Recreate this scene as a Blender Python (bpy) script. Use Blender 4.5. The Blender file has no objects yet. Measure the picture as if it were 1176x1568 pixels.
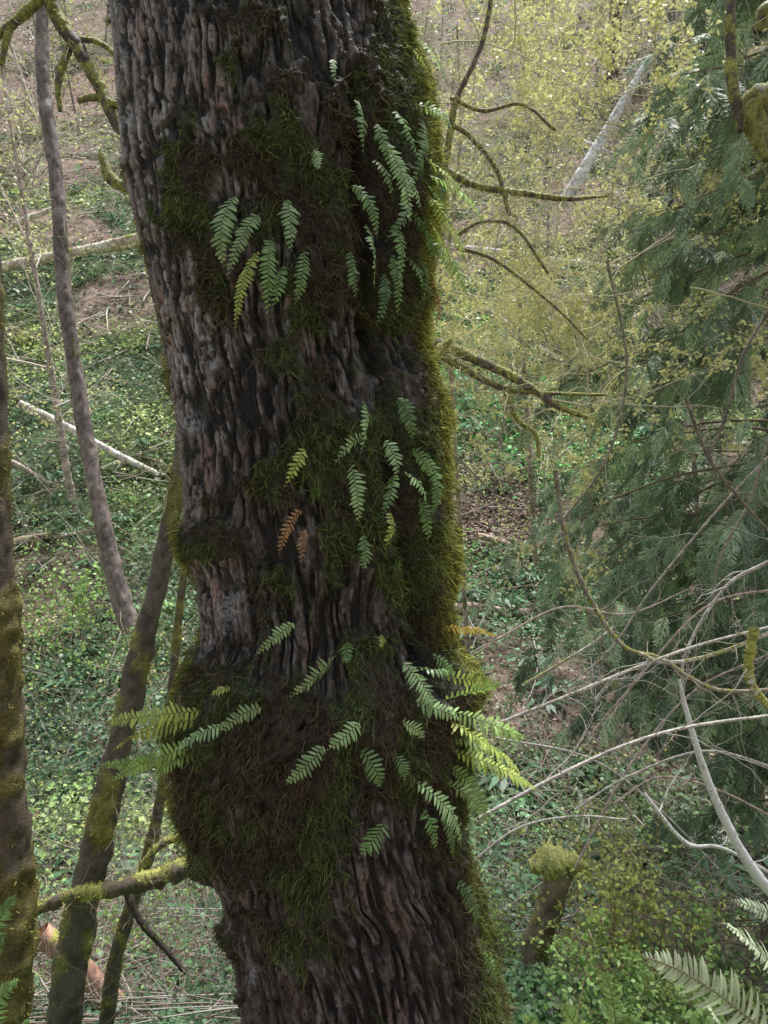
import bpy, math, numpy as np
rng=np.random.default_rng(7)
# ------------------------------------------------------------------ camera frame
F=1176.0; PITCH=math.radians(10); CAM=np.array([0,0,1.6])
fw=np.array([0,math.cos(PITCH),-math.sin(PITCH)]); rt=np.array([1.,0,0]); up=np.array([0,math.sin(PITCH),math.cos(PITCH)])
def P(u,v,d):
    u,v,d=np.broadcast_arrays(np.asarray(u,float),np.asarray(v,float),np.asarray(d,float))
    return CAM+d[...,None]*(fw+((u-588)/F)[...,None]*rt+((784-v)/F)[...,None]*up)
def nrm(a): return a/np.maximum(np.linalg.norm(a,axis=-1,keepdims=True),1e-9)
# ------------------------------------------------------------------ noise
def _h(x,y,z,s):
    n=(x*374761393+y*668265263+z*2147483647+s*974634777)&0xffffffff
    n=((n^(n>>13))*1274126177)&0xffffffff
    n=((n^(n>>16))*2246822519)&0xffffffff
    return ((n^(n>>15))&0xffffff)/float(0xffffff)
def vn(x,y,z=0.0,s=0):
    x,y,z=np.broadcast_arrays(np.asarray(x,float),np.asarray(y,float),np.asarray(z,float))
    xi=np.floor(x).astype(np.int64);yi=np.floor(y).astype(np.int64);zi=np.floor(z).astype(np.int64)
    a=x-xi;b=y-yi;c=z-zi
    a=a*a*(3-2*a);b=b*b*(3-2*b);c=c*c*(3-2*c)
    r=0
    for i in (0,1):
        for j in (0,1):
            for k in (0,1):
                r=r+_h(xi+i,yi+j,zi+k,s)*(a if i else 1-a)*(b if j else 1-b)*(c if k else 1-c)
    return r
def vn2(x,y,s=0):
    x,y=np.broadcast_arrays(np.asarray(x,float),np.asarray(y,float))
    xi=np.floor(x).astype(np.int64);yi=np.floor(y).astype(np.int64)
    a=x-xi;b=y-yi;a=a*a*(3-2*a);b=b*b*(3-2*b);z=xi*0
    return (_h(xi,yi,z,s)*(1-a)+_h(xi+1,yi,z,s)*a)*(1-b)+(_h(xi,yi+1,z,s)*(1-a)+_h(xi+1,yi+1,z,s)*a)*b
def fb2(x,y,o=3,s=0):
    r=0;t=0;A=1
    for i in range(o):
        r=r+A*vn2(x*2**i,y*2**i,s+i*17);t+=A;A*=.5
    return r/t
def sst(a,b,x):
    t=np.clip((x-a)/(b-a),0,1);return t*t*(3-2*t)
# ------------------------------------------------------------------ mesh helpers
def mk(name,V,Q,C,mat,smooth=False,parent=None):
    V=np.asarray(V,np.float32);Q=np.asarray(Q,np.int32)
    me=bpy.data.meshes.new(name)
    me.vertices.add(len(V));me.vertices.foreach_set('co',V.ravel())
    me.loops.add(Q.size);me.loops.foreach_set('vertex_index',Q.ravel())
    me.polygons.add(len(Q));me.polygons.foreach_set('loop_start',np.arange(len(Q),dtype=np.int32)*4)
    if smooth: me.polygons.foreach_set('use_smooth',np.ones(len(Q),bool))
    ca=me.color_attributes.new('Col','FLOAT_COLOR','POINT')
    C=np.clip(np.asarray(C,np.float32),0,.85)
    if C.shape[1]==3:C=np.hstack([C,np.ones((len(C),1),np.float32)])
    ca.data.foreach_set('color',C.ravel())
    me.update(calc_edges=True);me.materials.append(mat)
    o=bpy.data.objects.new(name,me);bpy.context.scene.collection.objects.link(o)
    if parent:o.parent=parent
    return o
class Buf:
    def __init__(s):s.V=[];s.Q=[];s.C=[];s.n=0
    def add(s,V,Q,C):
        V=np.asarray(V).reshape(-1,3);C=np.asarray(C,float)
        if C.ndim==1:C=np.broadcast_to(C,(len(V),3))
        s.V.append(V);s.Q.append(np.asarray(Q)+s.n);s.C.append(C.reshape(-1,3));s.n+=len(V)
    def make(s,name,mat,smooth=False,parent=None):
        return mk(name,np.vstack(s.V),np.vstack(s.Q),np.vstack(s.C),mat,smooth,parent)
def tubes(Pp,R,k=3):
    Pp=np.asarray(Pp,float)
    if Pp.ndim==2:Pp=Pp[None]
    n,m,_=Pp.shape;R=np.broadcast_to(R,(n,m))
    T=nrm(np.gradient(Pp,axis=1));ref=np.array([.31,.52,.2]);A=nrm(np.cross(T,ref));B=np.cross(T,A)
    a=np.arange(k)/k*2*np.pi
    V=Pp[:,:,None]+R[:,:,None,None]*(np.cos(a)[:,None]*A[:,:,None]+np.sin(a)[:,None]*B[:,:,None])
    idx=np.arange(n*m*k).reshape(n,m,k);nx=np.roll(idx,-1,axis=2)
    Q=np.stack([idx[:,:-1],nx[:,:-1],nx[:,1:],idx[:,1:]],-1).reshape(-1,4)
    return V.reshape(-1,3),Q
def leaves(buf,B0,D,N,L,W,C,mid=.45,cup=0.0):
    B0=np.asarray(B0);n=len(B0);D=nrm(D);S=nrm(np.cross(D,N));Nn=np.cross(S,D)
    L=np.broadcast_to(L,(n,))[:,None];W=np.broadcast_to(W,(n,))[:,None]
    M=B0+D*L*mid
    V=np.stack([B0,M+S*W*.5+Nn*W*cup,B0+D*L-Nn*L*cup*.6,M-S*W*.5+Nn*W*cup],1).reshape(-1,3)
    Q=np.arange(n*4).reshape(n,4)
    C=np.asarray(C,float)
    if C.ndim==1:C=np.broadcast_to(C,(n,3))
    buf.add(V,Q,np.repeat(C,4,axis=0))
def rdir(n):return nrm(rng.normal(size=(n,3)))
def walk(S,D,L,m,wob=.3,grav=0.0):
    S=np.asarray(S,float);n=len(S);L=np.broadcast_to(L,(n,));D=nrm(np.asarray(D,float))
    out=[S];p=S
    for i in range(m-1):
        D=nrm(D+rng.normal(size=(n,3))*wob+np.array([0,0,grav]))
        p=p+D*(L/(m-1))[:,None];out.append(p)
    return np.stack(out,1)
def kids(Pp,R,cnt,lr,spread=.9,m=6,wob=.25,grav=.0,lo=.2):
    n,mm,_=Pp.shape;tot=n*cnt;pi=np.repeat(np.arange(n),cnt)
    j=rng.integers(int(mm*lo),mm-1,tot);t=rng.random(tot)[:,None]
    S=Pp[pi,j]*(1-t)+Pp[pi,j+1]*t;T=nrm(Pp[pi,j+1]-Pp[pi,j])
    Lp=np.linalg.norm(np.diff(Pp,axis=1),axis=2).sum(1)[pi]
    D=nrm(T+rdir(tot)*spread);L=Lp*lr*(.4+.8*rng.random(tot))
    C=walk(S,D,L,m,wob,grav);r0=R[pi,j]*.55
    return C,r0[:,None]*np.linspace(1,.3,m)
def crom(pts,per=10):
    p=np.asarray(pts,float);p=np.vstack([2*p[0]-p[1],p,2*p[-1]-p[-2]]);o=[]
    for i in range(1,len(p)-2):
        t=np.linspace(0,1,per,endpoint=False)[:,None];a,b,c,d=p[i-1:i+3]
        o.append(.5*(2*b+(c-a)*t+(2*a-5*b+4*c-d)*t*t+(3*b-a-3*c+d)*t**3))
    return np.vstack(o+[p[-2:-1]])
# ------------------------------------------------------------------ materials
def mat(name,rough=.8,trans=0.0,nscale=0,namp=.3,bump=0,bscale=60,spec=.3):
    m=bpy.data.materials.new(name);m.use_nodes=True;nt=m.node_tree;nt.nodes.clear()
    N=nt.nodes.new;Lk=nt.links.new
    out=N('ShaderNodeOutputMaterial');b=N('ShaderNodeBsdfPrincipled');a=N('ShaderNodeAttribute');a.attribute_name='Col'
    b.inputs['Roughness'].default_value=rough;b.inputs['Specular IOR Level'].default_value=spec
    col=a.outputs['Color'];tc=N('ShaderNodeTexCoord')
    if nscale:
        no=N('ShaderNodeTexNoise');no.inputs['Scale'].default_value=nscale;no.inputs['Detail'].default_value=4
        Lk(tc.outputs['Object'],no.inputs['Vector'])
        mr=N('ShaderNodeMapRange');mr.inputs[1].default_value=.3;mr.inputs[2].default_value=.7
        mr.inputs[3].default_value=1-namp;mr.inputs[4].default_value=1+namp;Lk(no.outputs['Fac'],mr.inputs[0])
        vm=N('ShaderNodeVectorMath');vm.operation='SCALE';Lk(col,vm.inputs[0]);Lk(mr.outputs[0],vm.inputs['Scale']);col=vm.outputs[0]
    Lk(col,b.inputs['Base Color'])
    if bump:
        n2=N('ShaderNodeTexNoise');n2.inputs['Scale'].default_value=bscale;n2.inputs['Detail'].default_value=4
        Lk(tc.outputs['Object'],n2.inputs['Vector']);bp=N('ShaderNodeBump');bp.inputs['Strength'].default_value=bump
        bp.inputs['Distance'].default_value=.01;Lk(n2.outputs['Fac'],bp.inputs['Height']);Lk(bp.outputs[0],b.inputs['Normal'])
    if trans:
        t=N('ShaderNodeBsdfTranslucent');Lk(col,t.inputs['Color']);mx=N('ShaderNodeMixShader');mx.inputs[0].default_value=trans
        Lk(b.outputs[0],mx.inputs[1]);Lk(t.outputs[0],mx.inputs[2]);Lk(mx.outputs[0],out.inputs['Surface'])
    else: Lk(b.outputs[0],out.inputs['Surface'])
    return m
M_bark=mat('bark',.55,0,70,.4,.9,160,.5)
M_moss=mat('moss',.95,.0,0)
M_leaf=mat('leaf',.45,.35,0,spec=.5)
M_fern=mat('fern',.4,.35,0,spec=.6)
M_twig=mat('twig',.8,0,0)
M_ced=mat('cedar_foliage',.5,.2,0,spec=.5)
M_wood=mat('weathered_wood',.8,0,9,.4,.6,50)
M_ground=mat('forest_floor',.95,0,3.0,.5)
# ------------------------------------------------------------------ terrain
KY=[-120,-60,-20,-6,0,2.4,5,8,12,18,28,45,70,90,120,300]
KZ=[34,26,11,2.4,0,-1.6,-3.6,-5.0,-5.5,-3.5,2,12,28,41,55,75]  # unseen slope behind the camera, raised to keep low sky off the trunk
_yy=np.linspace(-120,300,2101);_zz=np.interp(_yy,KY,KZ);_zz=np.convolve(np.pad(_zz,5,'edge'),np.ones(11)/11,'valid')
def ground_z(x,y):
    return np.interp(y,_yy,_zz)+(fb2(x*.13+5,y*.13+9,3,3)-.5)*1.6*sst(4,14,np.abs(y)+0)+(vn2(x*.8,y*.8,8)-.5)*.25
def G(u,v):
    d=np.arange(3,160,.1);p=P(u,v,d);h=p[:,2]<ground_z(p[:,0],p[:,1])
    i=int(np.argmax(h)) if h.any() else len(d)-1
    return p[i],d[i]
gx=np.sinh(np.linspace(-4,4,420))*9;gx=gx*160/gx[-1]
gy=np.concatenate([np.linspace(-120,0,60,endpoint=False),np.linspace(0,60,260,endpoint=False),np.linspace(60,300,120)])
X,Y=np.meshgrid(gx,gy);Z=ground_z(X,Y)
litter,_=G(765,790);litter2,_=G(300,1440)
gr1,_=G(745,640);gr2,_=G(170,590);gr3,_=G(170,900)
def greenness(x,y):
    g=sst(.43,.56,fb2(x*.28+2,y*.28+4,3,21))*.85+.12
    g=g*(sst(60,34,y)*.6+.4)
    g=g+1.2*np.exp(-(((x-gr1[0])/2.8)**2+((y-gr1[1])/4.8)**2))+1.0*np.exp(-(((x-gr2[0])/3.6)**2+((y-gr2[1])/4)**2))+.5*np.exp(-(((x-gr3[0])/2.)**2+((y-gr3[1])/2.)**2))
    g=g*(1-.97*np.exp(-(((x-litter[0])/1.2)**2+((y-litter[1])/1.8)**2)**1.5))
    g=g*(1-.85*np.exp(-(((x-litter2[0])/1.8)**2+((y-litter2[1])/1.8)**2)))
    return np.clip(g,0,1.4)
g=np.clip(greenness(X,Y),0,1)[...,None];nz=fb2(X*1.3,Y*1.3,3,5)[...,None]
Cg=(np.array([.26,.185,.155])*(1-g*.85)+np.array([.05,.11,.03])*g*.85)*(.4+1.0*nz)
idx=np.arange(X.size).reshape(X.shape)
Q=np.stack([idx[:-1,:-1],idx[:-1,1:],idx[1:,1:],idx[1:,:-1]],-1).reshape(-1,4)
mk('ground',np.stack([X,Y,Z],-1).reshape(-1,3),Q,Cg.reshape(-1,3),M_ground,True)
# ------------------------------------------------------------------ ground cover
def scatter(n,y0=6,y1=95,k=.85):
    y=np.exp(rng.uniform(math.log(y0),math.log(y1),n));x=y*rng.uniform(-k,k,n);return x,y
buf=Buf()
n=300000;x,y=scatter(n,3.6,92,.66);g=greenness(x,y);keep=rng.random(n)<(.08+.92*g);x=x[keep];y=y[keep];g=g[keep];n=len(x)
cl=vn2(x*1.1,y*1.1,31)*vn2(x*.35,y*.35,32)
hb=np.clip(1.5*np.exp(-(((x-gr1[0])/3.2)**2+((y-gr1[1])/5.5)**2)),0,1)
z=ground_z(x,y)+rng.random(n)*(.08+1.4*cl*(1-.8*hb))
s=(.028+.0028*y)*(.4+1.2*rng.random(n)**1.5)
Dd=nrm(np.stack([rng.normal(size=n),rng.normal(size=n)-.3,rng.normal(size=n)*.35-.15],1))
Nn=nrm(np.stack([rng.normal(size=n)*.45,rng.normal(size=n)*.45-.25,np.ones(n)],1))
hue=vn2(x*.3,y*.3,77)
c1=np.array([.15,.29,.09]);c2=np.array([.36,.47,.16]);c3=np.array([.09,.19,.12]);c4=np.array([.13,.58,.13])
w1=sst(.38,.66,hue)[:,None];w2=sst(.55,.3,hue)[:,None]
C=(c1*(1-w1)+c2*w1);C=C*(1-w2*.6)+c3*w2*.6;C=C*(1-hb[:,None])+c4*hb[:,None]
patch=.25+1.5*fb2(x*.6,y*.6,2,41)
C=C*(.3+1.4*rng.random(n)[:,None])*np.maximum(patch,.35)[:,None]
leaves(buf,np.stack([x,y,z],1),Dd,Nn,s*1.25,s,C,.5,.12)
n=80000;x,y=scatter(n,3.6,70,.66);keep=rng.random(n)<(1.1-greenness(x,y));x=x[keep];y=y[keep]
n2=9000;x=np.r_[x,rng.normal(litter[0],1.0,n2)];y=np.r_[y,rng.normal(litter[1],1.5,n2)];n=len(x)
z=ground_z(x,y)+.02+rng.random(n)*.1;s=(.03+.0020*y)*(.6+.8*rng.random(n))
lc=np.array([[.48,.34,.30],[.66,.52,.48],[.20,.14,.11],[.48,.34,.24]])[rng.integers(0,4,n)]
leaves(buf,np.stack([x,y,z],1),nrm(rng.normal(size=(n,3))*[1,1,.3]),nrm(rng.normal(size=(n,3))*.4+[0,-.2,1]),s*1.4,s*.8,lc*(.5+.7*rng.random(n)[:,None]),.5,.15)
nr=460;x,y=scatter(nr,8,60,.66);k=15
az=rng.uniform(0,2*np.pi,(nr,k));Lr=(rng.uniform(.35,.9,(nr,1))*rng.uniform(.7,1.1,(nr,k)))
c0=np.stack([x,y,ground_z(x,y)+.02],1)
d0=np.stack([np.cos(az),np.sin(az),rng.uniform(.5,1.2,(nr,k))],-1).reshape(-1,3);d1=d0*[1,1,-.35]
b0=np.repeat(c0,k,axis=0);L_=Lr.ravel();cc=np.array([.10,.21,.11])*rng.uniform(.5,1.5,(nr*k,1))
leaves(buf,b0,d0,[[0,0,1.]],L_*.6,L_*.14,cc,.7);leaves(buf,b0+nrm(d0)*L_[:,None]*.57,d1,[[0,0,1.]],L_*.5,L_*.16,cc*1.2,.3)
buf.make('undergrowth_foliage',M_leaf)
buf=Buf();tb=Buf()
ns=460;x,y=scatter(ns,9,90,.66);hgt=rng.uniform(.5,2.2,ns)
for i in range(ns):
    m=int(rng.integers(50,170));q=rng.normal(size=(m,3))*np.array([.5,.5,.33])*hgt[i]*.8
    c=np.array([x[i],y[i],ground_z(x[i],y[i])+hgt[i]*.45]);sz=(.03+.0026*y[i])
    base=[np.array([.14,.25,.09]),np.array([.42,.50,.18]),np.array([.05,.10,.065]),np.array([.60,.60,.24])][int(rng.integers(0,4))]
    leaves(buf,c+q,rng.normal(size=(m,3))-[0,0,.2],rdir(m)+[0,0,1.],sz*rng.uniform(.7,1.5,m),sz*.7,base*(.4+1.1*rng.random((m,1))),.5,.1)
buf.make('shrub_foliage',M_leaf)
n=8600;x,y=scatter(n,5,95,.66);L=rng.uniform(.5,3.0,n)*(.6+.012*y)
S=np.stack([x,y,ground_z(x,y)],1);D=nrm(rng.normal(size=(n,3))*[.7,.7,.2]+[0,0,.75])
W=walk(S,D,L,8,.18,-.07);R=(.0014+.00032*y)[:,None]*np.linspace(1,.35,8)
cc=np.array([[.50,.40,.37],[.74,.65,.61],[.18,.13,.10],[.60,.56,.38]])[rng.integers(0,4,n)]*np.interp(y,[8,35],[.6,1.])[:,None]  # stem colours pale, fading lighter with distance in place of haze
V,Q=tubes(W,R,3);tb.add(V,Q,np.repeat(cc,24,axis=0))
K,KR=kids(W,R,3,.5,.9,5);V,Q=tubes(K,KR,3);tb.add(V,Q,np.repeat(np.repeat(cc,3,axis=0),15,axis=0))
n=1900;x,y=scatter(n,5,60,.66);S=np.stack([x,y,ground_z(x,y)+.08],1);a_=rng.uniform(0,2*np.pi,n)
D=np.stack([np.cos(a_),np.sin(a_)*.6,np.sin(a_)*.35],1);W=walk(S,D,rng.uniform(.5,2.4,n),6,.1,0);W[...,2]=ground_z(W[...,0],W[...,1])+.10+rng.random((n,1))*.25
V,Q=tubes(W,(.005+.0008*y)[:,None]*np.linspace(1,.5,6),4);tb.add(V,Q,np.repeat(np.array([[.5,.4,.35],[.25,.18,.14],[.70,.64,.58]])[rng.integers(0,3,n)]*np.interp(y,[8,30],[.6,1.])[:,None],24,axis=0))
tb.make('brush_thicket',M_twig)
# ------------------------------------------------------------------ main tree
D0=2.5
EV=[-2600,-200,0,100,200,300,430,560,700,800,880,960,1050,1100,1200,1300,1340,1420,1500,1568,1700,2050,2250]
EL=[60,165,172,186,193,203,232,260,278,284,299,308,286,272,286,305,337,355,367,377,380,330,240]
RV=[-2600,-200,0,100,200,300,400,480,530,600,680,850,920,980,1050,1100,1200,1300,1400,1480,1568,1700,2050,2250]
RR=[330,560,612,638,658,662,655,660,643,662,680,690,682,688,722,704,710,717,742,760,784,805,860,960]
def edges(v): return np.interp(v,EV,EL),np.interp(v,RV,RR)
def cw(v):
    l,r=edges(v);return (l+r)/2,(r-l)/2*.985
def locate(u,v):
    d=D0
    for _ in range(12):
        a=588+(u-588)*d/D0;b=784+(v-784)*d/D0;c,w=cw(b)
        s=np.clip((a-c)/w,-1,1);d=.5*d+.5*(D0-w*D0/F*.95*math.sqrt(max(0,1-s*s)))
    return d,s
rows=np.concatenate([np.linspace(-2600,-100,90,endpoint=False),np.arange(-100,1660,1.7),np.linspace(1662,2250,70)])
th=np.concatenate([np.linspace(-1.95,1.95,640),np.linspace(1.95,2*np.pi-1.95,90)[1:-1]])
TH,VV=np.meshgrid(th,rows);c,w=cw(VV)
w=w*(1+0*TH);A=np.where(TH>np.pi,TH-2*np.pi,TH)*w
warp=.85*(fb2(A/60,VV/120,2,51)-.5)*2
n1=fb2(A/14+warp,VV/92,2,52);n2=fb2(A/6.8+warp*2,VV/46,2,53);n3=fb2(A/9+3,VV/14,2,54);n4=fb2(A/2.6,VV/14,2,55);n5=fb2(A/3,VV/4,2,56)
rid=np.clip(np.abs(2*n1-1)*5.0-.28,0,1)**.8;rid2=np.clip(np.abs(2*n2-1)*4.2-.08,0,1)
brk=sst(.34,.42,n3)
H=rid*(.48+.52*rid2)*(.52+.48*brk)+.18*(n4-.5)+.24*(n5-.5)
ww=w*D0/F
dep=D0-ww*.95*np.cos(TH);axu=c+w*np.sin(TH)
pu=588+(axu-588)*D0/dep;pv=784+(VV-784)*D0/dep
front=np.cos(TH)>-.35
MB=[(300,290,50,110,1.),(290,175,36,50,.8),(325,430,26,70,.9),(440,240,95,70,1.05),(500,330,90,80,1.15),(400,330,50,40,.8),(430,120,50,50,.45),
(600,150,60,110,1.1),(630,300,60,140,1.2),(610,440,55,90,1.1),(560,420,30,60,.8),(390,25,60,30,.85),(620,40,40,60,.8),(350,80,30,60,.5),(650,530,30,60,.9),
(480,600,50,70,.85),(490,700,70,80,1.0),(420,730,60,40,.7),(610,700,80,110,1.1),(655,620,35,90,1.1),(640,860,60,80,1.25),(560,800,60,70,.95),(520,170,40,60,.85),
(318,830,40,38,1.1),(350,760,30,30,.6),(450,1080,120,60,.95),(330,1120,70,90,1.3),(320,1240,40,80,1.3),(440,1170,130,90,1.25),(600,1100,110,80,1.2),(700,1040,45,50,1.3),(560,1000,70,40,.8),(640,1180,90,60,1.1),(660,950,40,50,1.),
(430,1290,90,70,1.1),(440,1400,75,90,.9),(690,1260,40,60,.9),(740,1500,40,110,1.05),(715,1360,35,70,1.),(480,1010,50,30,.55),(300,1330,40,30,1),(480,880,70,30,.5),(505,470,65,80,.72),(440,540,50,60,.55),(560,560,40,50,.6)]
Mk=np.zeros_like(pu)
for (a,b,ra,rb,k) in MB:
    Mk=np.maximum(Mk,k*np.exp(-(((pu-a)/ra)**2+((pv-b)/rb)**2)**1.1*.8))
Mk=np.where(front,Mk,.6)
mn=fb2(A/34,VV/48,4,60)+.6*(fb2(A/10,VV/22,2,61)-.5)
Mraw=Mk*1.0+(mn-.5)*1.35
Ms=sst(.30,.70,Mraw)
lump=fb2(A/30,VV/34,3,63)
R0=H*.021*(1-.85*Ms)+Ms*(.010+.06*np.clip(lump-.3,0,1)+.016*fb2(A/5,VV/5,2,64))
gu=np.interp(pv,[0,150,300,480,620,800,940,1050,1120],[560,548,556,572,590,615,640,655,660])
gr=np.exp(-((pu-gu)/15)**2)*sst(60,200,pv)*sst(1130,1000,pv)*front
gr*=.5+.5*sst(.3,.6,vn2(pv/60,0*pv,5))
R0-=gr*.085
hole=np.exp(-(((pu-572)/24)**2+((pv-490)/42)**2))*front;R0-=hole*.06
for (a,b,ra,rb,h) in [(318,835,36,36,.035),(318,192,16,14,.02),(450,1150,260,70,.022),(700,1040,40,40,.03),(310,1150,50,120,.025),(620,250,40,130,.03),(635,640,40,120,.02),(430,1450,60,60,.015),(640,1270,50,60,-.02)]:
    R0+=h*np.exp(-((pu-a)/ra)**2-((pv-b)/rb)**2)*front
R0+=.03*(fb2(A/130,VV/260,2,66)-.5)
Wm=ww+R0-.022
dirr=np.sin(TH)[...,None]*rt-(.95*np.cos(TH))[...,None]*fw
cen=P(c,VV,D0)
TV=cen+dirr*Wm[...,None]
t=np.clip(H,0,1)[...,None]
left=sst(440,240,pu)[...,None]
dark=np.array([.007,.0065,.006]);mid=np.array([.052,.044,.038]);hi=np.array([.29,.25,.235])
Cb=dark+(mid-dark)*sst(.12,.5,t)+(hi-mid)*sst(.48,.92,t)*(.20+.80*left)  # side light painted in: ridge tops pale on the left, centre kept dark
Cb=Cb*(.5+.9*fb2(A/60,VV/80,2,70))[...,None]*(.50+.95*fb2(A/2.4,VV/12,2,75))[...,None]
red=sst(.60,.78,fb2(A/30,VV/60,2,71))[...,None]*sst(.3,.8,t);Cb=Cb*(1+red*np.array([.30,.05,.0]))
lich=(sst(.56,.68,fb2(A/6,VV/16,3,72))*sst(.45,.75,H)*sst(.38,.56,fb2(A/90,VV/150,2,73)))[...,None]*(.25+.75*left)
for (a,b,ra) in [(450,1460,22),(318,195,12),(285,650,14),(195,180,14),(350,930,20),(385,1490,12)]:
    lich=np.maximum(lich,(np.exp(-(((pu-a)/ra)**2+((pv-b)/ra/1.2)**2))*sst(.4,.7,n5+.15))[...,None])
Cb=Cb*(1-lich*.8)+np.array([.46,.49,.53])*lich*.8
gm=fb2(A/45+7,VV/60,3,80)
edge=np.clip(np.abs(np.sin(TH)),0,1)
rim=sst(.82,.99,edge)*np.where(np.sin(TH)>0,.85,.75)*front*(.18+.75*sst(1180,980,pv)+.5*np.exp(-((pv-720)/160)**2)*(pu>500)+.5*(pu<450)*sst(1350,1250,pv))  # backlit glow painted as brighter moss along the silhouette edges
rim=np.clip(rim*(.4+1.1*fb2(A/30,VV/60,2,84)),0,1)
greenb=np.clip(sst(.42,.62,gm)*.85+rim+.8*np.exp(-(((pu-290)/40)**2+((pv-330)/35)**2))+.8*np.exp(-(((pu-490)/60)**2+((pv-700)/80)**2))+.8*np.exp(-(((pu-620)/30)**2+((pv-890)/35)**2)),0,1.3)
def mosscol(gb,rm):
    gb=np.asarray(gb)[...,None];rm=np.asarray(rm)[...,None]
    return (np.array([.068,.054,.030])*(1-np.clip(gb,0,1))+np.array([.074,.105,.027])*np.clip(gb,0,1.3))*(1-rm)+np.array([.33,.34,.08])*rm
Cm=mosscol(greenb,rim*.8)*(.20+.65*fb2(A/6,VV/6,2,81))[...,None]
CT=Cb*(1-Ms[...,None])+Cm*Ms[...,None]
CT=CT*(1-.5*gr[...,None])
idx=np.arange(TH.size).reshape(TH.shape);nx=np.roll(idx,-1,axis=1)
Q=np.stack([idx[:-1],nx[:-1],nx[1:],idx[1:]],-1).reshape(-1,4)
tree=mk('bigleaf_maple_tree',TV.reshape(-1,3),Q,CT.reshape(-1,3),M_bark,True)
flat=TV.reshape(-1,3);nd=dirr.reshape(-1,3)
cell=(np.abs(TH)<1.95)&(VV>-100)&(VV<1660)
clump=.35+1.3*sst(.4,.7,fb2(A/14,VV/16,2,87))
pr=((Ms**1.3*clump+.014*(Mraw>.1))*cell).ravel();pr/=pr.sum()
mb=Buf()
n=240000;s=rng.choice(flat.shape[0],n,p=pr)
Dd=nd[s]*.7+rdir(n)*.75+np.array([0,0,-.35]);L=rng.uniform(.004,.014,n)*(1+1.6*rim.ravel()[s])
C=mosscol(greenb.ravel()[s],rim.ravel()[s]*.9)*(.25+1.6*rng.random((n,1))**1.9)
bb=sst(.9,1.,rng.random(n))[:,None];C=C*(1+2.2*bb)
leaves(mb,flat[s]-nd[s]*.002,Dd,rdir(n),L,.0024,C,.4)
n=18000;s=rng.choice(flat.shape[0],n,p=pr)
W_=walk(flat[s],nd[s]+rdir(n)*.5-[0,0,.3],rng.uniform(.015,.055,n),4,.4,-.30)
V,Q=tubes(W_,.0012*np.linspace(1,.4,4)[None],3)
mb.add(V,Q,np.repeat(mosscol(greenb.ravel()[s],rim.ravel()[s]*.9)*rng.uniform(.4,3.2,(n,1)),12,axis=0))
mb.make('trunk_moss',M_moss,False,tree)
# ------------------------------------------------------------------ ferns
def frond(buf,base,tip,out,wid,col,pairs=13,arch=.22,stalk=.05,twist=0.):
    base=np.asarray(base);tip=np.asarray(tip);L=np.linalg.norm(tip-base)
    midp=(base+tip)/2+out*L*arch+np.array([0,0,.08*L])+rng.normal(size=3)*L*.08
    t=np.linspace(0,1,24)[:,None];C=(1-t)**2*base+2*t*(1-t)*midp+t*t*tip
    V,Q=tubes(C,np.linspace(1,.35,24)*max(.0012,L*.006),4);buf.add(V,Q,np.array(col)*np.array([.7,.55,.5]))
    tt=np.linspace(stalk,.985,pairs);pc=np.stack([np.interp(tt,t[:,0],C[:,k]) for k in range(3)],1)
    tg=nrm(np.stack([np.interp(np.clip(tt+.03,0,1),t[:,0],C[:,k]) for k in range(3)],1)-np.stack([np.interp(tt-.03,t[:,0],C[:,k]) for k in range(3)],1))
    nn=nrm(out+rng.normal(size=3)*.36);sd=nrm(np.cross(tg,nn));nn2=np.cross(sd,tg)
    q=(tt-stalk)/(1-stalk);prof=np.clip(np.minimum(.55+q*2.2,1),0,1)*(1-q**2.8)+.08
    sp=L*(1-stalk)/pairs
    for side in (-1,1):
        ln=wid*.5*prof*rng.uniform(.65,1.12,pairs);o=pc+tg*sp*.25*side
        dd=nrm(sd*side+tg*(.32+.3*q[:,None]+rng.normal(size=(pairs,1))*.10)+nn2*rng.uniform(-.45,.15,(pairs,1)));ac=nrm(tg-(tg*dd).sum(1,keepdims=True)*dd)
        wd=np.minimum(sp*.76,ln*.6)[:,None]
        st=[]
        for (f_,w_,dz) in [(0,.8,0),(.35,1.,.03),(.72,.8,-.02),(1.,.15,-.12)]:
            m=o+dd*(ln[:,None]*f_)+nn2*ln[:,None]*dz
            st+= [m+ac*wd*.5*w_,m-ac*wd*.5*w_]
        V=np.stack(st,1).reshape(-1,3);b=np.arange(pairs)[:,None]*8
        Q=np.concatenate([b+np.array([[0,1,3,2]])+2*k for k in range(3)],0)
        cc=np.array(col)*rng.uniform(.65,1.25,(pairs,1));buf.add(V,Q,np.repeat(cc,8,axis=0))
GR=(.20,.36,.11);YG=(.48,.60,.13);DG=(.14,.26,.09);BR=(.50,.28,.12);PG=(.36,.55,.24);MG=(.34,.54,.14)
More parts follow.
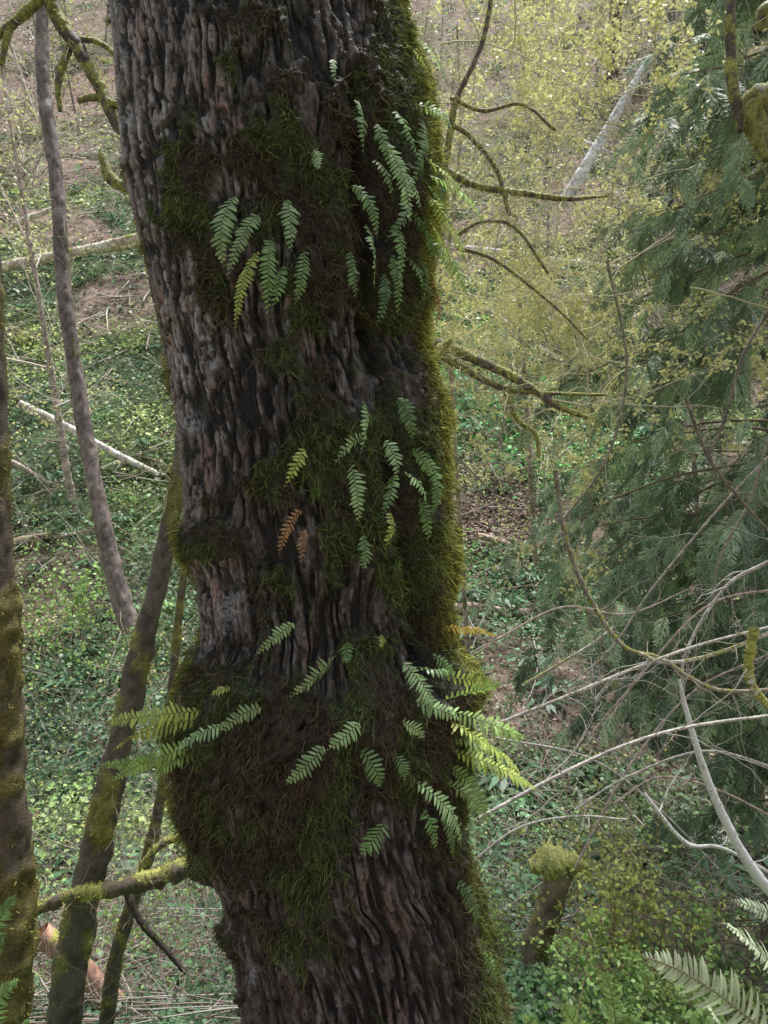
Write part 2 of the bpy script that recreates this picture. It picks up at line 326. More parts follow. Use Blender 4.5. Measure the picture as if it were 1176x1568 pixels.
FR=[
[(362,300,343,408,42,PG),(396,328,348,428,32,PG),(440,305,446,386,34,PG),(414,366,411,488,32,GR),(396,384,360,510,26,YG),(466,384,451,470,26,GR),(432,408,417,474,26,GR),(350,330,352,385,22,GR)],
[(548,155,556,240,28,GR),(605,170,640,245,32,GR),(585,217,628,338,34,PG),(603,258,645,322,34,PG),(645,180,630,288,34,GR),(538,284,578,365,28,GR),(560,344,573,442,28,PG),(600,346,613,432,28,GR),(620,394,646,450,26,GR),(598,391,609,484,26,GR),(535,384,545,458,22,GR),(480,230,486,260,22,PG),(645,395,640,470,26,GR),(570,245,600,300,28,GR),(625,325,662,408,30,GR),(513,92,515,137,14,GR),(655,235,672,320,30,GR),(575,190,600,262,26,GR),(615,300,590,370,26,DG),(585,420,575,500,22,DG)],
[(645,265,740,348,36,MG),(645,290,712,400,34,YG),(650,368,718,460,32,MG),(625,52,684,130,32,MG),(640,245,710,305,32,YG),(650,420,668,500,20,BR),(620,66,662,126,24,YG),(645,330,696,442,30,YG),(630,160,694,202,26,MG),(640,270,690,350,30,MG)],
[(608,610,632,674,30,GR),(556,614,552,695,24,PG),(554,668,512,712,22,PG),(464,686,436,745,26,YG),(537,712,549,800,32,PG),(588,676,607,730,32,PG),(618,722,654,776,32,PG),(460,780,428,848,24,BR),(466,812,462,866,20,BR),(555,820,556,874,28,GR),(597,785,590,840,24,YG),(650,695,662,790,28,GR),(640,768,655,832,26,GR),(602,728,585,792,26,GR),(630,690,660,730,26,GR)],
[(449,953,390,1004,26,PG),(512,1006,446,1067,42,PG),(530,983,533,1014,26,GR),(616,1014,670,1092,44,PG),(636,1074,706,1100,34,PG),(550,1106,503,1148,34,PG),(495,1141,438,1201,36,PG),(552,1150,584,1205,38,GR),(603,1155,621,1194,28,GR),(616,1106,650,1132,28,PG),(585,972,583,992,18,YG),(662,1003,697,1038,26,GR),(630,1020,690,1030,26,GR)],
[(634,1196,706,1292,42,PG),(684,1200,738,1250,40,PG),(648,1240,669,1298,34,GR),(676,1244,694,1315,32,GR),(588,1260,552,1312,40,GR),(700,1190,728,1265,30,GR),(700,1350,730,1410,30,DG),(740,1460,760,1510,26,GR)],
[(680,1085,805,1130,44,MG),(685,1103,798,1184,46,YG),(692,1150,820,1207,42,YG),(690,1175,750,1266,36,MG),(680,1072,768,1048,32,MG),(700,1115,748,1194,40,MG),(675,962,762,975,26,(.65,.48,.10)),(680,1035,755,1042,26,YG),(690,1130,775,1160,38,MG)],
[(310,1088,162,1106,40,YG),(305,1102,172,1150,40,YG),(350,1108,260,1155,32,PG),(400,1083,338,1122,34,PG),(305,1140,172,1198,34,MG),(300,1160,155,1172,28,MG),(352,1053,322,1064,20,YG),(305,1148,232,1196,32,MG)],
]
for cl in FR:
    b=Buf()
    for (u0,v0,u1,v1,wp,col) in cl:
        d,s=locate(u0,v0);d1,s1=locate(u1,v1);L=math.hypot(u1-u0,v1-v0)*d/F
        out=nrm(s*rt-math.sqrt(max(.20,1-s*s))*fw+np.array([0,0,.15]))
        d1=min(d1,d+.05)
        frond(b,P(u0,v0,d-.045),P(u1,v1,d1-.08-.1*L),out,wp*d/F*1.0,np.array(col)*rng.uniform(.8,1.1),pairs=int(np.clip(L/ .0108,10,22)))
    b.make('licorice_fern',M_fern)
def swordfern(name,plants,col):
    b=Buf()
    for (u0,v0,u1,v1,d0,d1,wp) in plants:
        frond(b,P(u0,v0,d0),P(u1,v1,d1),nrm(-fw*.5+np.array([0,0,1.])),wp*d1/F,np.array(col)*rng.uniform(.8,1.15),pairs=36,arch=.16,stalk=.06)
    b.make(name,M_fern)
swordfern('sword_fern',[(1230,1640,985,1465,2.6,2.3,90),(1240,1620,1110,1415,2.6,2.5,74),(1220,1700,990,1570,2.6,2.2,74),(1250,1500,1120,1380,3.2,3.0,54),(1200,1720,1080,1530,2.5,2.3,66)],(.50,.60,.40))
swordfern('sword_fern',[(930,1660,860,1540,3.6,3.4,50),(960,1660,990,1540,3.6,3.5,50),(940,1660,925,1490,3.6,3.5,44),(760,1620,735,1560,3.6,3.4,40),(840,1680,800,1560,3.6,3.4,44)],(.34,.48,.16))
swordfern('sword_fern',[(-20,1640,30,1500,2.9,2.8,50),(-30,1600,10,1430,2.9,2.8,50),(-20,1480,25,1370,2.9,2.8,40),(10,1640,45,1560,2.9,2.8,46)],(.18,.34,.10))
# ------------------------------------------------------------------ limbs
def limb(bark,mossb,pts,rad,moss=.5,mcol=(.15,.16,.03),bcol=(.13,.10,.09),k=14,amp=.18,hair=1.0,per=12):
    C=crom(pts,per);m=len(C);R=np.interp(np.linspace(0,1,m),np.linspace(0,1,len(rad)),rad)
    dl=np.linalg.norm(np.diff(C,axis=0),axis=1);s=np.r_[0,np.cumsum(dl)];k2=int(np.clip(s[-1]/max(R.mean()*.30,.006),20,800))
    ss=np.linspace(0,s[-1],k2);C=np.stack([np.interp(ss,s,C[:,i]) for i in range(3)],1);R=np.interp(ss,s,R)
    V,Q=tubes(C,R[None],k);V=V.reshape(k2,k,3);n=nrm(V-C[:,None])
    r=R[:,None];sc=1/np.maximum(R.mean(),.004)
    nzv=vn(V[...,0]*sc,V[...,1]*sc,V[...,2]*sc*.6,91);nf=vn(V[...,0]*sc*3,V[...,1]*sc*3,V[...,2]*sc*1.5,92);nl=vn(V[...,0]*sc*.3,V[...,1]*sc*.3,V[...,2]*sc*.3,93)
    mm=sst(.66,.50,nzv*.7+.5*nl+.3*nf-.22*n[...,2]-(moss-.5)*1.1-.07)
    V=V+n*r[...,None]*((nzv-.5)*amp*2+(nf-.5)*amp+mm*.55*moss*(.3+nf))[...,None]
    bc=np.array(bcol)*(.25+1.4*nf[...,None])*(.6+.8*nl[...,None]);mc=np.array(mcol)*(.25+nf[...,None]*1.0)
    bark.add(V,Q,(bc*(1-mm[...,None])+mc*mm[...,None]).reshape(-1,3))
    if mossb is not None and moss>0:
        area=s[-1]*R.mean();hl=np.clip(R.mean()*.6,.006,.026)
        cnt=int(np.clip(hair*.35*area/(hl*hl*.3)*.9,40,10000))
        p=(mm*r).ravel();p=p/p.sum();q=rng.choice(p.size,cnt,p=p)
        leaves(mossb,V.reshape(-1,3)[q],n.reshape(-1,3)[q]+rdir(cnt)*.8-[0,0,.45],rdir(cnt),rng.uniform(.4,1.4,cnt)*hl,hl*.22,np.array(mcol)*rng.uniform(.2,1.8,(cnt,1)),.4)
    return C
def px(lst,d): return np.array([P(a[0],a[1],d+(a[2] if len(a)>2 else 0)) for a in lst])
YM=(.46,.47,.12);GMo=(.20,.22,.07)
def treeobj(name,parts,twigs=None,tw_col=(.38,.34,.24)):
    b=Buf();m=Buf();tw=Buf()
    for p in parts:
        C=limb(b,m,**p)
        if twigs:
            cnt,lr,r=twigs;pp=C[None];K,KR=kids(pp,np.full((1,len(C)),r),cnt,lr,1.0,9,.22,.02,.0)
            V,Q=tubes(K,KR,3);tw.add(V,Q,tw_col)
            K2,KR2=kids(K,KR,5,.5,.8,6,.25);V,Q=tubes(K2,KR2,3);tw.add(V,Q,tw_col)
    o=b.make(name,M_bark,True)
    if m.n:m.make('moss',M_moss,False,o)
    if tw.n:tw.make('twigs',M_twig,False,o)
    return o
def rp(w,d):return w*d/F
d=9.0
treeobj('young_alder_tree',[dict(pts=px([(30,-500),(62,-60),(66,120),(87,280),(98,440),(120,600),(145,740),(180,900),(200,960)],d),rad=[rp(8,d),rp(10,d),rp(11,d),rp(12,d),rp(17,d)],moss=.22,bcol=(.25,.20,.19),mcol=GMo,hair=.4,amp=.12,k=24)],twigs=(24,.14,.012))
d=3.6
treeobj('mossy_maple_tree',[dict(pts=px([(-75,-400),(-40,100),(-22,380),(-12,620),(-6,800),(2,1000),(8,1200),(10,1400),(0,1700),(-10,1900)],d),rad=[rp(18,d),rp(18,d),rp(18,d),rp(26,d),rp(34,d),rp(40,d)],moss=.62,mcol=(.21,.185,.05),bcol=(.09,.07,.05),hair=2.6,k=28,amp=.24)])
d=5.2
parts=[dict(pts=px([(330,430),(290,620),(268,760),(250,860),(225,960),(195,1090),(165,1220),(140,1330),(120,1420),(100,1560),(90,1800)],d),rad=[rp(9,d),rp(12,d),rp(16,d),rp(20,d),rp(23,d),rp(26,d)],moss=.50,mcol=(.34,.33,.09),bcol=(.12,.095,.08),hair=2.6,k=20,amp=.28),
dict(pts=px([(285,850),(272,960),(262,1080),(250,1200),(225,1320),(200,1390),(175,1480),(160,1600)],d+.3),rad=[rp(5,d),rp(8,d),rp(10,d),rp(12,d)],moss=.5,mcol=(.34,.33,.09),bcol=(.15,.12,.10),hair=2),
dict(pts=px([(40,1400),(110,1372),(180,1362),(240,1345),(295,1325),(340,1310)],d-.2),rad=[rp(8,d),rp(11,d),rp(12,d),rp(14,d),rp(14,d)],moss=.52,mcol=YM,bcol=(.10,.075,.05),hair=4,amp=.35),
dict(pts=px([(215,1330),(245,1295),(290,1280),(330,1290)],d),rad=[rp(5,d),rp(5,d)],moss=.6,mcol=YM,hair=2),
dict(pts=px([(190,1360),(215,1410),(255,1455),(285,1490)],d),rad=[rp(6,d),rp(4,d)],moss=.2,bcol=(.07,.05,.045),hair=1)]
treeobj('leaning_vine_maple',parts,twigs=(14,.26,.006))
d=4.2
parts=[dict(pts=px([(70,-60),(85,20),(120,75),(150,130),(172,180),(198,212)],d),rad=[rp(11,d),rp(10,d),rp(8,d),rp(7,d)],moss=.55,mcol=YM,bcol=(.10,.08,.06),hair=4,amp=.3),
dict(pts=px([(-40,80),(10,45),(45,15),(75,-10)],d),rad=[rp(5,d),rp(7,d)],moss=.7,mcol=YM,hair=3,amp=.3),
dict(pts=px([(15,40),(8,70),(2,100)],d),rad=[rp(5,d),rp(3,d)],moss=.8,mcol=YM,hair=3),
dict(pts=px([(85,15),(110,55),(90,120),(92,170)],d),rad=[rp(4,d),rp(5,d),rp(3,d)],moss=.7,mcol=YM,hair=2),
dict(pts=px([(110,60),(150,65),(185,90)],d),rad=[rp(4,d),rp(3,d)],moss=.7,mcol=YM,hair=2),
dict(pts=px([(120,155),(150,150),(185,165)],d),rad=[rp(4,d),rp(5,d)],moss=.7,mcol=YM,hair=2),
dict(pts=px([(155,235),(170,275),(200,290)],d),rad=[rp(4,d),rp(7,d),rp(6,d)],moss=.8,mcol=YM,hair=2)]
treeobj('mossy_branch',parts,twigs=(8,.6,.004))
def log(name,u0,v0,u1,v1,r,bcol,moss=.15,r2=None,raise_=0.):
    a,da=G(u0,v0);b_,db=G(u1,v1);dd=min(da,db)-.3-raise_
    b=Buf();m=Buf();a=P(u0,v0,dd);b_=P(u1,v1,dd+.3)
    limb(b,m,pts=np.array([a,a*.66+b_*.34+[0,0,.03],a*.33+b_*.67-[0,0,.03],b_]),rad=[rp(r,dd)*1.05,rp(r2 or r,dd)*.8],moss=moss,mcol=YM,bcol=bcol,hair=.3,amp=.1)
    o=b.make(name,M_wood,True)
    if m.n:m.make('moss',M_moss,False,o)
log('fallen_log',-60,425,218,362,8,(.8,.68,.52),.3)
log('fallen_log',30,618,245,728,6,(.8,.72,.66))
log('fallen_log',80,392,225,372,6,(.7,.6,.36),.3)
log('fallen_log',690,378,965,412,5,(.75,.65,.6))
log('fallen_log',60,1430,225,1570,17,(.55,.32,.24),.3)
log('fallen_log',690,930,810,938,8,(.5,.38,.33))
log('fallen_log',730,820,830,850,5,(.5,.36,.3))
log('fallen_log',20,1290,60,1240,4,(.5,.36,.3))
log('fallen_log',720,460,870,560,5,(.6,.5,.42),.3)
log('fallen_log',20,345,90,315,5,(.7,.62,.5))
log('fallen_log',20,830,150,812,6,(.45,.34,.28),.3)
log('fallen_log',0,700,90,745,4,(.6,.5,.44))
log('bleached_snag',997,86,862,312,5,(.95,.95,.95),0,13,9)
log('bleached_snag',885,218,945,238,6,(.95,.95,.95),0,4,9)
d=4.6
parts=[dict(pts=px([(600,240),(680,262),(730,285),(800,296),(870,305),(930,300)],d),rad=[rp(6,d),rp(5,d),rp(4,d),rp(2,d)],moss=.65,mcol=YM,hair=2,amp=.3),
dict(pts=px([(600,540),(660,525),(720,548),(790,580),(850,620),(900,640)],d+.3),rad=[rp(9,d),rp(8,d),rp(6,d),rp(3,d)],moss=.6,mcol=YM,hair=3,amp=.3),
dict(pts=px([(655,530),(700,560),(770,595),(830,602),(930,605)],d+.3),rad=[rp(5,d),rp(4,d),rp(2,d)],moss=.6,mcol=YM,hair=2,amp=.3),
dict(pts=px([(775,595),(790,640),(820,665),(825,700)],d+.3),rad=[rp(5,d),rp(3,d),rp(2,d)],moss=.8,mcol=YM,hair=2),
dict(pts=px([(680,262),(690,200),(700,150),(740,60),(760,-60)],d),rad=[rp(5,d),rp(4,d),rp(3,d)],moss=.55,mcol=YM,hair=2),
dict(pts=px([(690,190),(720,210),(760,260),(780,330)],d),rad=[rp(4,d),rp(3,d)],moss=.6,mcol=YM,hair=2),
dict(pts=px([(650,560),(668,540),(690,520)],d-1),rad=[rp(9,d-1),rp(4,d-1)],moss=.8,mcol=YM,hair=2),
dict(pts=px([(700,360),(740,340),(790,350),(840,420)],d),rad=[rp(3,d),rp(2,d)],moss=.6,mcol=YM,hair=2),
dict(pts=px([(700,380),(760,400),(850,470),(900,520)],d),rad=[rp(3,d),rp(1.5,d)],moss=.6,mcol=YM,hair=2),
dict(pts=px([(690,150),(740,170),(800,160),(850,200)],d),rad=[rp(3,d),rp(2,d)],moss=.6,mcol=YM,hair=2)]
treeobj('vine_maple_tree',parts,twigs=(18,.55,.006),tw_col=(.60,.56,.34))
b=Buf();lf=Buf()
d=8.0;NS=84
su=rng.uniform(670,1060,NS);sv=rng.uniform(-100,600,NS)
starts=np.array([P(u,v,d+rng.uniform(-1.5,2)) for u,v in zip(su,sv)])
W_=walk(starts,rng.normal(size=(NS,3))*[1,.6,.6]+[.1,0,.1],rng.uniform(1.2,2.4,NS),12,.16,-.02)
def clear(pts,rad):   # drops leaf tips along the camera's line of sight to the bleached snag
    a0=P(997,86,d);b0_=P(862,312,d);v_=b0_-a0
    rel=(pts-CAM);rel=CAM+rel*(d/(rel@fw))[...,None]
    t_=np.clip(((rel-a0)@v_)/(v_@v_),0,1);return np.linalg.norm(rel-(a0+t_[...,None]*v_),axis=-1)>rad
R_=np.full((NS,1),.009)*np.linspace(1,.4,12);V,Q=tubes(W_,R_,5);b.add(V,Q,(.6,.56,.38))
K,KR=kids(W_,R_,8,.5,.8,8,.2);V,Q=tubes(K,KR,4);b.add(V,Q,(.66,.6,.47))
K2,KR2=kids(K,KR*1.4,6,.5,.8,6,.2);V,Q=tubes(K2,KR2,3);b.add(V,Q,(.74,.68,.56))
tips=np.vstack([K[:,-1],K[:,4],K2[:,-1],K2[:,3],K2[:,2]])
keep=(rng.random(len(tips))<.58)&(vn(tips[:,0]*1.3,tips[:,1]*1.3,tips[:,2]*1.3,5)>.36)&clear(tips,.13);tips=tips[keep];t4=np.repeat(tips,6,axis=0);n=len(t4)
leaves(lf,t4+rng.normal(size=(n,3))*.022,rdir(n)-[0,0,.4],rdir(n),rng.uniform(.026,.062,n),rng.uniform(.016,.034,n),np.array([.85,.85,.38])*rng.uniform(.65,1.1,(n,1)),.5,.1)
for (ua,va,ub,vb) in [(800,-60,790,360),(700,40,690,560),(1030,-100,1040,330)]:
    limb(b,None,pts=px([(ua,va),((ua*2+ub)/3+8,(va*2+vb)/3),((ua+ub*2)/3-6,(va+vb*2)/3),(ub,vb),(ub+30,vb+500)],10.5),rad=[.012,.02,.025,.03,.035],moss=.4,mcol=(.3,.3,.1),bcol=(.40,.34,.28))
o=b.make('bigleaf_maple_sapling',M_twig,True);lf.make('spring_leaves',M_leaf,False,o)
d=3.8
treeobj('mossy_tree_limb',[dict(pts=px([(1125,-60),(1118,40),(1122,130),(1135,200)],d),rad=[rp(6,d),rp(7,d),rp(8,d),rp(5,d)],moss=.55,mcol=YM,bcol=(.10,.08,.06),hair=3,amp=.3),
dict(pts=px([(1200,140),(1172,152),(1150,165),(1158,200),(1180,245)],d),rad=[rp(12,d),rp(17,d),rp(14,d),rp(9,d)],moss=.7,mcol=(.36,.37,.10),hair=5,amp=.3,k=20),
dict(pts=px([(1190,10),(1172,22),(1160,50)],d),rad=[rp(8,d),rp(11,d),rp(5,d)],moss=.8,mcol=(.36,.37,.10),hair=4)],twigs=(7,.9,.004))
# ------------------------------------------------------------------ cedars
def spray_template(k=10):
    B0=[];D_=[];L_=[];W_=[]
    for i in range(k):
        t=(i+.5)/k;ax=np.array([t,0,-.28*t*t])
        for s in (-1,1):
            ln=.42*(1-t)**.7*(.55+.45*min(1,t*4))+.05
            dr=nrm(np.array([.9,s*.6,-.25]))
            B0.append(ax);D_.append(dr);L_.append(ln);W_.append(.036)
            for j in (1,2):
                B0.append(ax+dr*ln*(.28*j-.05));D_.append(nrm(dr+np.array([.35,(-s if j==1 else s)*.6,-.25])));L_.append(ln*.5);W_.append(.032)
    B0.append(np.array([0,0,0.]));D_.append(np.array([1,0,-.25]));L_.append(1.05);W_.append(.03)
    return np.array(B0),np.array(D_),np.array(L_),np.array(W_)
TB,TD,TL,TW=spray_template()
def cedar(name,x0,y0,zt,reach,nb,col,nsp=26,bias=None,zlo=None,prof=None,scale=1.,kn=5,ssc=1.):
    b=Buf();lf=Buf();zg=ground_z(np.array(x0),np.array(y0))-.3
    limb(b,None,pts=np.array([[x0,y0,zg],[x0+.1,y0,zg+(zt-zg)*.4],[x0,y0+.1,zg+(zt-zg)*.7],[x0,y0,zt]]),rad=[.2*scale,.16*scale,.1*scale,.03],moss=0.,bcol=(.16,.12,.095),k=16,amp=.08)
    z=rng.uniform(zg+.8 if zlo is None else zlo,zt-.2,nb);az=rng.uniform(0,2*np.pi,nb)
    if bias is not None:
        m=rng.random(nb)<.65;az=np.where(m,rng.normal(bias,.65,nb),az)
    Lb=reach*np.interp(z,prof[0],prof[1]) if prof is not None else reach*np.clip((zt-z)/(zt-zg)*1.3,.15,1)
    Lb=Lb*rng.uniform(.6,1.05,nb)
    S=np.stack([np.full(nb,x0),np.full(nb,y0),z],1);D=np.stack([np.cos(az),np.sin(az),np.full(nb,.1)],1)
    W_=walk(S,D,Lb,12,.06,-.055);R_=.018*scale*np.linspace(1,.25,12)*np.ones((nb,1));V,Q=tubes(W_,R_,5);b.add(V,Q,(.2,.16,.12))
    K,KR=kids(W_,R_,6,.38,.7,7,.12,-.08,.25);V,Q=tubes(K,KR,3);b.add(V,Q,(.2,.17,.11))
    allp=[];alld=[]
    for (A_,c_) in ((W_,nsp),(K,kn)):
        n_,m_,_=A_.shape;pi=np.repeat(np.arange(n_),c_);t=rng.uniform(.22,1,len(pi))*(m_-1);j=np.minimum(t.astype(int),m_-2);ft=(t-j)[:,None]
        allp.append(A_[pi,j]*(1-ft)+A_[pi,j+1]*ft);T=nrm(A_[pi,j+1]-A_[pi,j])
        sd=nrm(np.cross(T,[0,0,1.]))*rng.choice([-1,1],len(pi))[:,None]
        alld.append(nrm(T*.6+sd*rng.uniform(.1,.9,(len(pi),1))+[0,0,-.6]+rng.normal(size=(len(pi),3))*.2))
    Pn=np.vstack(allp);Xn=np.vstack(alld);n=len(Pn)
    Zn=nrm(rng.normal(size=(n,3))*.4+[-.1,-.7,.8]);Yn=nrm(np.cross(Zn,Xn));Zn=np.cross(Xn,Yn)
    sc=rng.uniform(.16,.40,n)*scale*ssc
    def tr(a,pos=True):
        r=a[None,:,0,None]*Xn[:,None]+a[None,:,1,None]*Yn[:,None]+a[None,:,2,None]*Zn[:,None]
        return r*sc[:,None,None]+Pn[:,None] if pos else r
    k=len(TB);B0=tr(TB).reshape(-1,3);D_=tr(TD,False).reshape(-1,3)+rng.normal(size=(n*k,3))*.16;NN=np.repeat(Zn,k,axis=0)
    L_=(sc[:,None]*TL).ravel()*rng.uniform(.6,1.25,n*k);Ww=(sc[:,None]*TW).ravel()*1.5
    cc=np.array(col)*rng.uniform(.35,1.5,(n,1));cc=np.where(rng.random((n,1))<.25,cc*np.array([1.7,1.5,1.5]),cc)
    cc=np.repeat(cc,k,axis=0)*rng.uniform(.75,1.25,(n*k,1))
    leaves(lf,B0,D_,NN,L_,Ww,cc,.5)
    o=b.make(name,M_twig,True);lf.make('foliage_sprays',M_ced,False,o);return n*k
cnt=cedar('western_redcedar_tree',4.4,7.6,8.4,3.15,120,(.25,.36,.215),nsp=20,bias=math.radians(200),zlo=-3.0,prof=([-4,-2,-1,0,1.5,3,5,8],[.35,.55,.85,1.05,1.0,.82,.6,.3]),kn=6)
cnt+=cedar('western_redcedar_tree',5.9,11.5,12,3.9,80,(.10,.165,.11),nsp=16,bias=math.radians(200),zlo=-4.5,scale=1.25,kn=4)
cnt+=cedar('western_redcedar_tree',15,38,27,5,50,(.10,.17,.10),nsp=14,scale=2.2,kn=2)
cnt+=cedar('western_redcedar_tree',17,62,50,5,50,(.12,.19,.12),nsp=14,scale=2.6,kn=2)
print('cedar quads',cnt)
b=Buf();tw=Buf();ml=Buf()
for i in range(72):
    y=rng.uniform(15,85);x=y*rng.uniform(-.62,.62);h=rng.uniform(5,13);z=ground_z(np.array(x),np.array(y))-.2
    lean=rng.normal(size=2)*.12;p=[np.array([x+lean[0]*h*t,y+lean[1]*h*t,z+h*t]) for t in (0,.3,.6,1)]
    r=rng.uniform(.03,.10)*(1+y*.01);cb=np.array([.42,.35,.32])*rng.uniform(.4,1.5)
    C=limb(b,None,pts=np.array(p),rad=[r,r*.8,r*.55,r*.2],moss=.35 if rng.random()<.6 else 0,mcol=(.4,.42,.16),bcol=cb,k=8)
    K,KR=kids(C[None],np.full((1,len(C)),r*.35),18,.25,1.0,8,.18,.03,.2);V,Q=tubes(K,KR,3);tw.add(V,Q,cb*1.4)
    K2,KR2=kids(K,np.maximum(KR,.0004*y),7,.5,.8,6,.2);V,Q=tubes(K2,np.maximum(KR2,.0003*y),3);tw.add(V,Q,cb*1.6)
    if rng.random()<.45:
        t=np.vstack([K2[:,-1],K2[:,3]]);t=t[clear(t,.12)]
        if len(t):
            t=np.repeat(t,4,axis=0);n=len(t);leaves(ml,t+rng.normal(size=(n,3))*.08,rdir(n),rdir(n),.05+.0018*y,.04+.001*y,np.array([.74,.78,.34])*rng.uniform(.5,1.3,(n,1)))
o=b.make('distant_trees',M_bark,True);tw.make('branches',M_twig,False,o);ml.make('leaves',M_leaf,False,o)
# ------------------------------------------------------------------ right foreground branches
b=Buf();m=Buf()
def br(pts,d,r,moss=0,bcol=(.52,.49,.45),hair=2,sub=6,lr=.35):
    C=limb(b,m,pts=px(pts,d),rad=[rp(r,d),rp(r*.7,d)],moss=moss,mcol=YM,bcol=bcol,k=8,hair=hair,amp=.08)
    if sub:
        K,KR=kids(C[None],np.full((1,len(C)),rp(r,d)*.6),sub,lr,.9,9,.2,.0,.1);V,Q=tubes(K,np.maximum(KR,.0015),3);b.add(V,Q,bcol)
        K2,KR2=kids(K,KR,4,.5,.8,6,.2);V,Q=tubes(K2,np.maximum(KR2,.0012),3);b.add(V,Q,bcol)
br([(730,1255),(850,1190),(960,1140),(1060,1112),(1200,1093)],3.6,3.2,sub=5)
br([(720,1125),(870,1065),(980,1020),(1080,985),(1220,950)],4.0,2.8,.2)
br([(850,720),(868,830),(905,920),(955,990),(1010,1008),(1060,1040),(1110,1058),(1200,1055)],4.2,4.0,.42,hair=4,bcol=(.3,.27,.22))
br([(985,1215),(1050,1290),(1110,1300),(1220,1360)],4.4,3.5,bcol=(.75,.73,.7))
br([(1200,440),(1140,540),(1110,640),(1085,700)],4.4,3,bcol=(.2,.18,.14))
br([(1050,610),(1085,700),(1130,760),(1200,840)],4.4,3,bcol=(.2,.18,.14))
br([(700,1340),(790,1270),(880,1250),(960,1255)],4.2,2,)
br([(930,400),(960,560),(930,700),(860,800)],4.8,2.5,.2,bcol=(.26,.24,.17))
br([(1200,960),(1100,1000),(1020,1015),(980,1000)],4.0,3,.5)
br([(800,1050),(900,990),(940,960)],4.4,2.5,.3)
br([(690,690),(760,760),(800,800)],6,1.5,bcol=(.26,.2,.16))
br([(1176,700),(1100,780),(1000,900),(930,1000),(850,1060)],4.9,2.2,bcol=(.35,.32,.27))
br([(1200,1180),(1080,1150),(960,1190),(880,1240)],4.9,2.2)
br([(1176,860),(1110,900),(1050,1000),(1045,1080)],4.5,3)
br([(1155,960),(1148,1040),(1185,1090)],3.9,6,.8,hair=3,sub=0)
br([(760,1130),(900,1160),(1000,1230),(1100,1330)],5.2,1.8)
br([(1190,620),(1150,760),(1100,860),(1090,960)],4.8,2.2,bcol=(.3,.27,.22))
br([(1200,1260),(1100,1210),(1010,1190),(940,1230)],4.9,2.,bcol=(.45,.36,.32),sub=10)
br([(1200,900),(1080,930),(960,1060),(900,1130)],5.2,2.,bcol=(.45,.36,.32),sub=10)
br([(880,1330),(960,1180),(1060,1060),(1180,1000)],5.4,2.,bcol=(.5,.40,.36),sub=12)
br([(760,980),(860,930),(960,940),(1060,900)],5.6,2.,bcol=(.5,.42,.36),sub=12)
o=b.make('vine_maple_branches',M_twig,True);m.make('moss',M_moss,False,o)
b=Buf()
limb(b,None,pts=px([(1040,1040),(1050,1085),(1075,1170),(1105,1245),(1145,1320),(1200,1390)],4.3),rad=[rp(2,4.3),rp(5,4.3),rp(7,4.3),rp(9,4.3)],moss=0,bcol=(1.2,1.2,1.2),k=12,amp=.08)
b.make('birch_limb',M_twig,True)
d=6.0;b=Buf();m=Buf()
limb(b,m,pts=px([(862,1325),(850,1350),(835,1410),(815,1480),(800,1560),(790,1660)],d),rad=[rp(22,d),rp(19,d),rp(20,d),rp(24,d),rp(28,d)],moss=.35,mcol=(.4,.4,.12),bcol=(.28,.22,.15),hair=2,k=20,amp=.25)
cap=crom(px([(812,1328),(840,1322),(866,1320),(898,1332)],d),8);limb(b,m,pts=cap,rad=[rp(6,d),rp(19,d),rp(15,d),rp(5,d)],moss=.9,mcol=(.62,.64,.2),hair=6,k=14,amp=.5)
o=b.make('mossy_stump',M_bark,True);m.make('moss',M_moss,False,o)
b=Buf();lf=Buf()
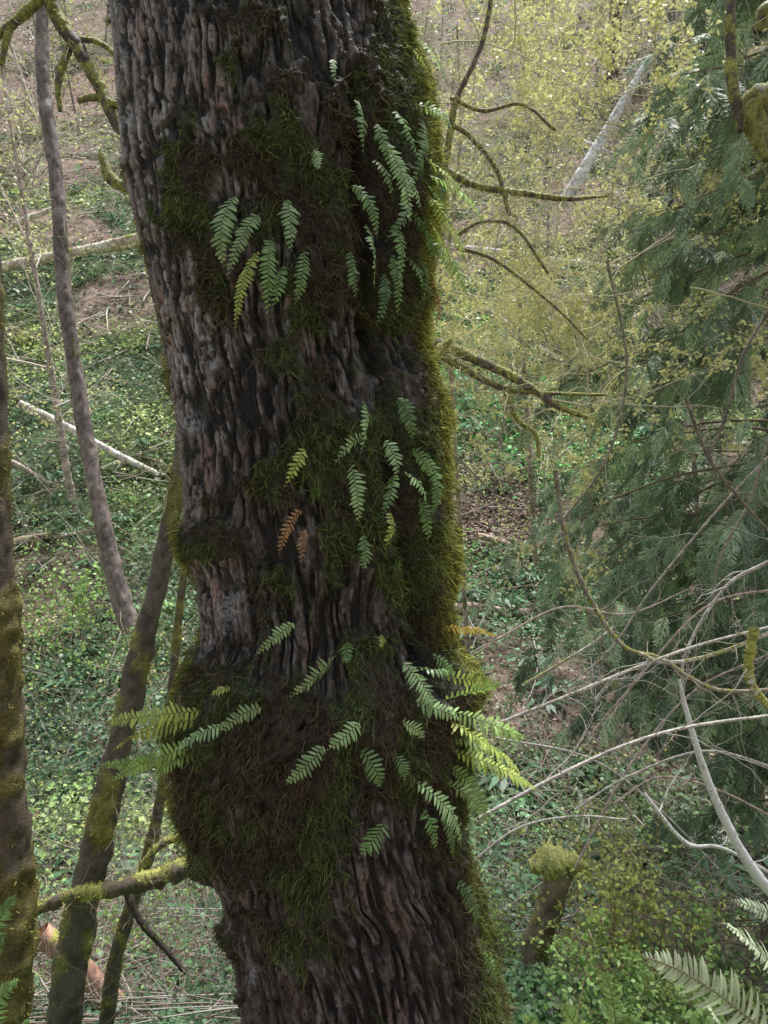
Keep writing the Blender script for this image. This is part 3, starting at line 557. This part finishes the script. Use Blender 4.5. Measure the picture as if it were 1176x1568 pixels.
for (u,v,d,ru,rv,nn,col) in [(960,1390,5.5,80,60,1700,(.52,.60,.17)),(1000,1480,4.8,150,70,2000,(.32,.50,.15)),(900,1540,5.2,90,60,1300,(.28,.48,.16)),(1100,1420,5.8,110,80,1100,(.2,.34,.14)),(910,1260,6.5,80,40,700,(.6,.65,.2)),(775,1400,6.5,40,60,700,(.36,.55,.14)),(760,1510,6.0,45,60,800,(.36,.55,.14)),(120,880,13,80,60,900,(.3,.5,.13)),(200,1390,8,100,50,700,(.3,.5,.13)),(250,1530,7,90,40,700,(.3,.5,.13))]:
    S=px(np.c_[u+rng.normal(size=40)*ru*.5,v+rv+rng.random(40)*60],d);S=S+rng.normal(size=(40,3))*[0,.3,0]
    W_=walk(S,rng.normal(size=(40,3))*.5+[0,0,1.],rp(rv*2.4,d)*rng.uniform(.5,1.1,40),9,.2,-.03);R_=.004*np.linspace(1,.4,9)*np.ones((40,1));V,Q=tubes(W_,R_,4);b.add(V,Q,(.32,.2,.14))
    K,KR=kids(W_,R_,5,.4,.8,6,.2);V,Q=tubes(K,KR,3);b.add(V,Q,(.32,.22,.14))
    allp=np.vstack([K.reshape(-1,3),W_[:,4:].reshape(-1,3)]);q=rng.integers(0,len(allp),nn)
    leaves(lf,allp[q]+rng.normal(size=(nn,3))*.02,rdir(nn)-[0,0,.2],rdir(nn)+[0,-.3,1.2],rng.uniform(.025,.06,nn)*max(1,d/7),rng.uniform(.02,.035,nn)*max(1,d/7),np.array(col)*rng.uniform(.4,1.5,(nn,1)),.45,.12)
o=b.make('huckleberry_shrub',M_twig,True);lf.make('leaves',M_leaf,False,o)
# ------------------------------------------------------------------ light, world, camera
w=bpy.data.worlds.new('World');bpy.context.scene.world=w;w.use_nodes=True;nt=w.node_tree
bg=nt.nodes['Background'];sky=nt.nodes.new('ShaderNodeTexSky');sky.sky_type='NISHITA';sky.sun_disc=False
EL_=math.radians(66);AZ=math.radians(20)
sky.sun_elevation=EL_;sky.sun_rotation=AZ;sky.dust_density=5;sky.air_density=1.6
hs=nt.nodes.new('ShaderNodeHueSaturation');hs.inputs['Saturation'].default_value=.6
nt.links.new(sky.outputs[0],hs.inputs['Color']);nt.links.new(hs.outputs[0],bg.inputs[0]);bg.inputs[1].default_value=.15
sl=bpy.data.lights.new('sun','SUN');sl.energy=5.0;sl.angle=math.radians(12);sl.color=(1,.985,.96)
so=bpy.data.objects.new('sun',sl);bpy.context.scene.collection.objects.link(so)
from mathutils import Vector
sd=Vector((math.sin(AZ)*math.cos(EL_),math.cos(AZ)*math.cos(EL_),math.sin(EL_)))
so.rotation_euler=sd.to_track_quat('Z','Y').to_euler()
cd=bpy.data.cameras.new('camera');co=bpy.data.objects.new('camera',cd);bpy.context.scene.collection.objects.link(co)
co.location=CAM;co.rotation_euler=(math.radians(90)-PITCH,0,0);cd.sensor_fit='VERTICAL';cd.sensor_height=36;cd.lens=36*F/1568;cd.clip_end=2000;cd.clip_start=.05
sc=bpy.context.scene;sc.camera=co
sc.view_settings.view_transform='Standard';sc.view_settings.look='None';sc.view_settings.exposure=0
